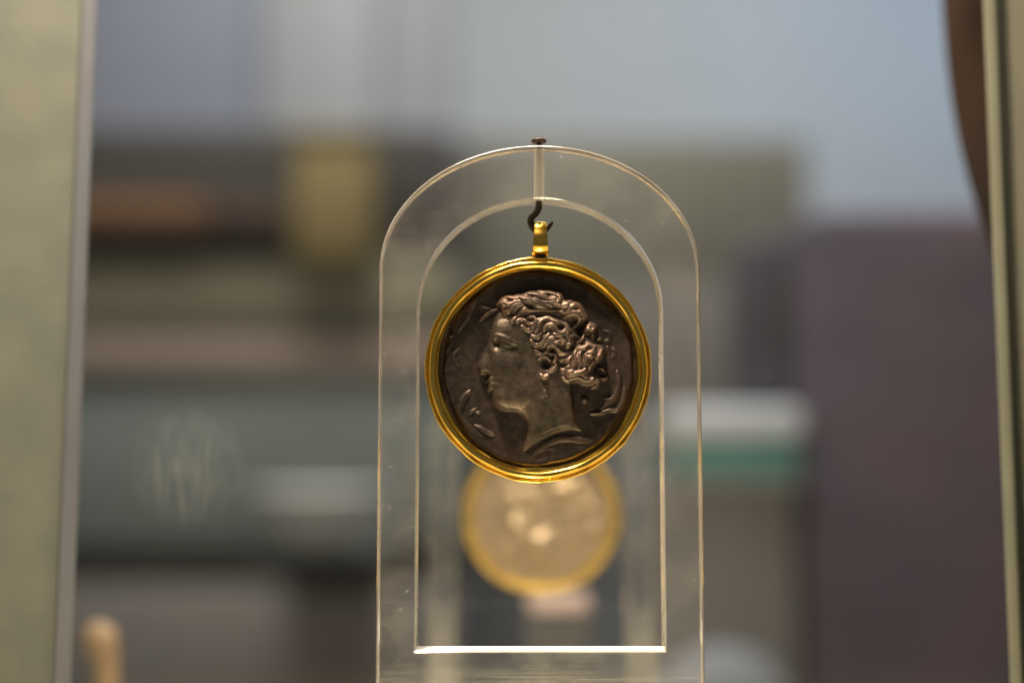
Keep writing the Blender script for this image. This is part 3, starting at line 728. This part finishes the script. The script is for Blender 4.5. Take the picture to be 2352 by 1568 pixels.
post = empty("dark_post", (at(950, 700, 1.7).x, 1.7, 0), "blurred dark mauve upright post between the cabinet and the pale wall", "post")
part_box(post, "shaft", 868, -400, 1035, 2400, 1.70, 0.10, mat("mauve_paint", (0.33, 0.33, 0.38), 0.7))
part_box(post, "collar", 850, 300, 1050, 600, 1.68, 0.14, mat("dark_mauve_paint", (0.085, 0.072, 0.075), 0.7))
lp = empty("wall_panel", (at(400, 200, 2.4).x, 2.4, 0), "blurred slate grey panel above the left cabinet", "panel")
part_box(lp, "board", -300, -500, 585, 900, 2.40, 0.05, mat("slate_blue_board", (0.265, 0.275, 0.330), 0.8, 0, var=0.05, scale=2))
part_box(lp, "edge_board", 587, -500, 862, 900, 2.43, 0.05, mat("pale_grey_board", (0.40, 0.395, 0.40), 0.8))

scn = empty("partition", (at(1450, 700, 1.9).x, 1.9, 0), "blurred taupe partition across the centre behind the stands", "partition")
part_box(scn, "upper_board", 1046, 318, 1856, 640, 1.90, 0.06, mat("olive_taupe_board", (0.235, 0.222, 0.175), 0.8, 0, var=0.06, scale=3))
part_box(scn, "middle_board", 1046, 642, 1856, 1010, 1.895, 0.065, mat("warm_taupe_board", (0.235, 0.212, 0.190), 0.8))
part_box(scn, "lower_board", 1046, 1012, 1856, 1360, 1.90, 0.06, mat("blue_grey_board", (0.20, 0.208, 0.210), 0.8), 0.001)
part_box(scn, "skirting", 1046, 1361, 1856, 4200, 1.902, 0.065, mat("charcoal_board", (0.14, 0.142, 0.148), 0.8), 0.001)

ds = empty("padded_screen", (at(2050, 1000, 0.75).x, 0.75, 0), "blurred dark plum padded screen filling the lower right background", "screen")
m_plum = mat("plum_fabric", (0.148, 0.112, 0.142), 0.9, 0, col2=(0.088, 0.084, 0.122), scale=11, bump=0.3, bscale=30, bdist=0.01)
part_box(ds, "pad", 1838, 468, 2560, 1900, 0.75, 0.06, m_plum, 0.022)
part_box(ds, "side_pad", 1700, 530, 1842, 928, 0.757, 0.05, mat("dark_mauve_fabric", (0.088, 0.084, 0.108), 0.9, 0, var=0.15, scale=12), 0.014)
part_box(ds, "foot_panel", 1836, 1905, 2560, 6400, 0.755, 0.05, m_plum, 0.004)

gp = empty("pedestal", (at(1690, 1300, 0.72).x, 0.72, 0), "blurred grey pedestal under the white and green box", "pedestal")
part_box(gp, "shaft", 1545, 1118, 1830, 6500, 0.72, 0.07, mat("mid_grey_paint", (0.155, 0.153, 0.150), 0.8, 0, var=0.06, scale=5))
part_box(gp, "top_slab", 1525, 1100, 1845, 1116, 0.715, 0.08, mat("slab_grey_paint", (0.22, 0.23, 0.225), 0.8))
gb = empty("green_box", at(1690, 1098, 0.73), "blurred box with a white lid and teal green front, right of the stands", "box")
part_box(gb, "front", 1535, 1016, 1842, 1098, 0.73, 0.05, mat("teal_green_card", (0.055, 0.27, 0.25), 0.6, 0, col2=(0.20, 0.37, 0.355), scale=22))
part_box(gb, "lid", 1530, 930, 1850, 1014, 0.725, 0.06, mat("blue_white_card", (0.62, 0.68, 0.78), 0.6))
bo = empty("blue_cushion", at(1660, 1640, 0.66), "blurred blue grey rounded cushion low beside the grey pedestal", "cushion")
bm = bmesh.new(); bmesh.ops.create_uvsphere(bm, u_segments=32, v_segments=16, radius=1)
for v in bm.verts: v.co = Vector((v.co.x * 0.036, v.co.y * 0.02, v.co.z * 0.034 + 0.0))
me = bpy.data.meshes.new("cover"); bm.to_mesh(me); bm.free(); me.shade_smooth()
link("cover", me, bo, None, [mat("blue_grey_fabric", (0.20, 0.22, 0.26), 0.8)])
link("stool", box_mesh("stool", (-0.03, -0.015, -0.5), (0.03, 0.015, -0.034), 0.003), bo, None, [mat("stool_grey", (0.12, 0.12, 0.12), 0.8)])

# small knob figure at the lower left, and a pink card low in the middle
YK = 0.36
kb = empty("knob_figure", at(240, 1720, YK), "blurred small peach coloured knob on a narrower neck beside the lower left board", "ornament")
kz = at(240, 1468, YK).z - at(240, 1720, YK).z
m_clay = mat("peach_clay", (0.34, 0.23, 0.14), 0.6, 0, var=0.12, scale=300)
link("neck", lathe("neck", [(0.0001, -0.03), (0.0048, -0.03), (0.0040, -0.005), (0.0034, 0.0), (0.0033, kz - 0.006), (0.0036, kz - 0.0035), (0.0001, kz - 0.003)], 32), kb, None, [m_clay])
k1 = link("head", lathe("head", [(0.0001, -0.0054)] + [(0.0048 * math.cos(R(a)), 0.0054 * math.sin(R(a))) for a in range(-75, 90, 15)] + [(0.0001, 0.0054)], 32), kb, (-0.0016, -0.001, kz), [m_clay])
k1.rotation_euler = (0, R(-22), 0)
pc = empty("label_card", at(1285, 1412, 0.44), "blurred pale pink card below the rear pendant", "card")
part_box(pc, "face", 1215, 1362, 1352, 1408, 0.44, 0.004, mat("pink_card", (0.42, 0.325, 0.30), 0.7), 0.0008)
part_box(pc, "holder", 1205, 1410, 1362, 2000, 0.442, 0.006, mat("holder_black", (0.05, 0.05, 0.052), 0.6), 0.0008)
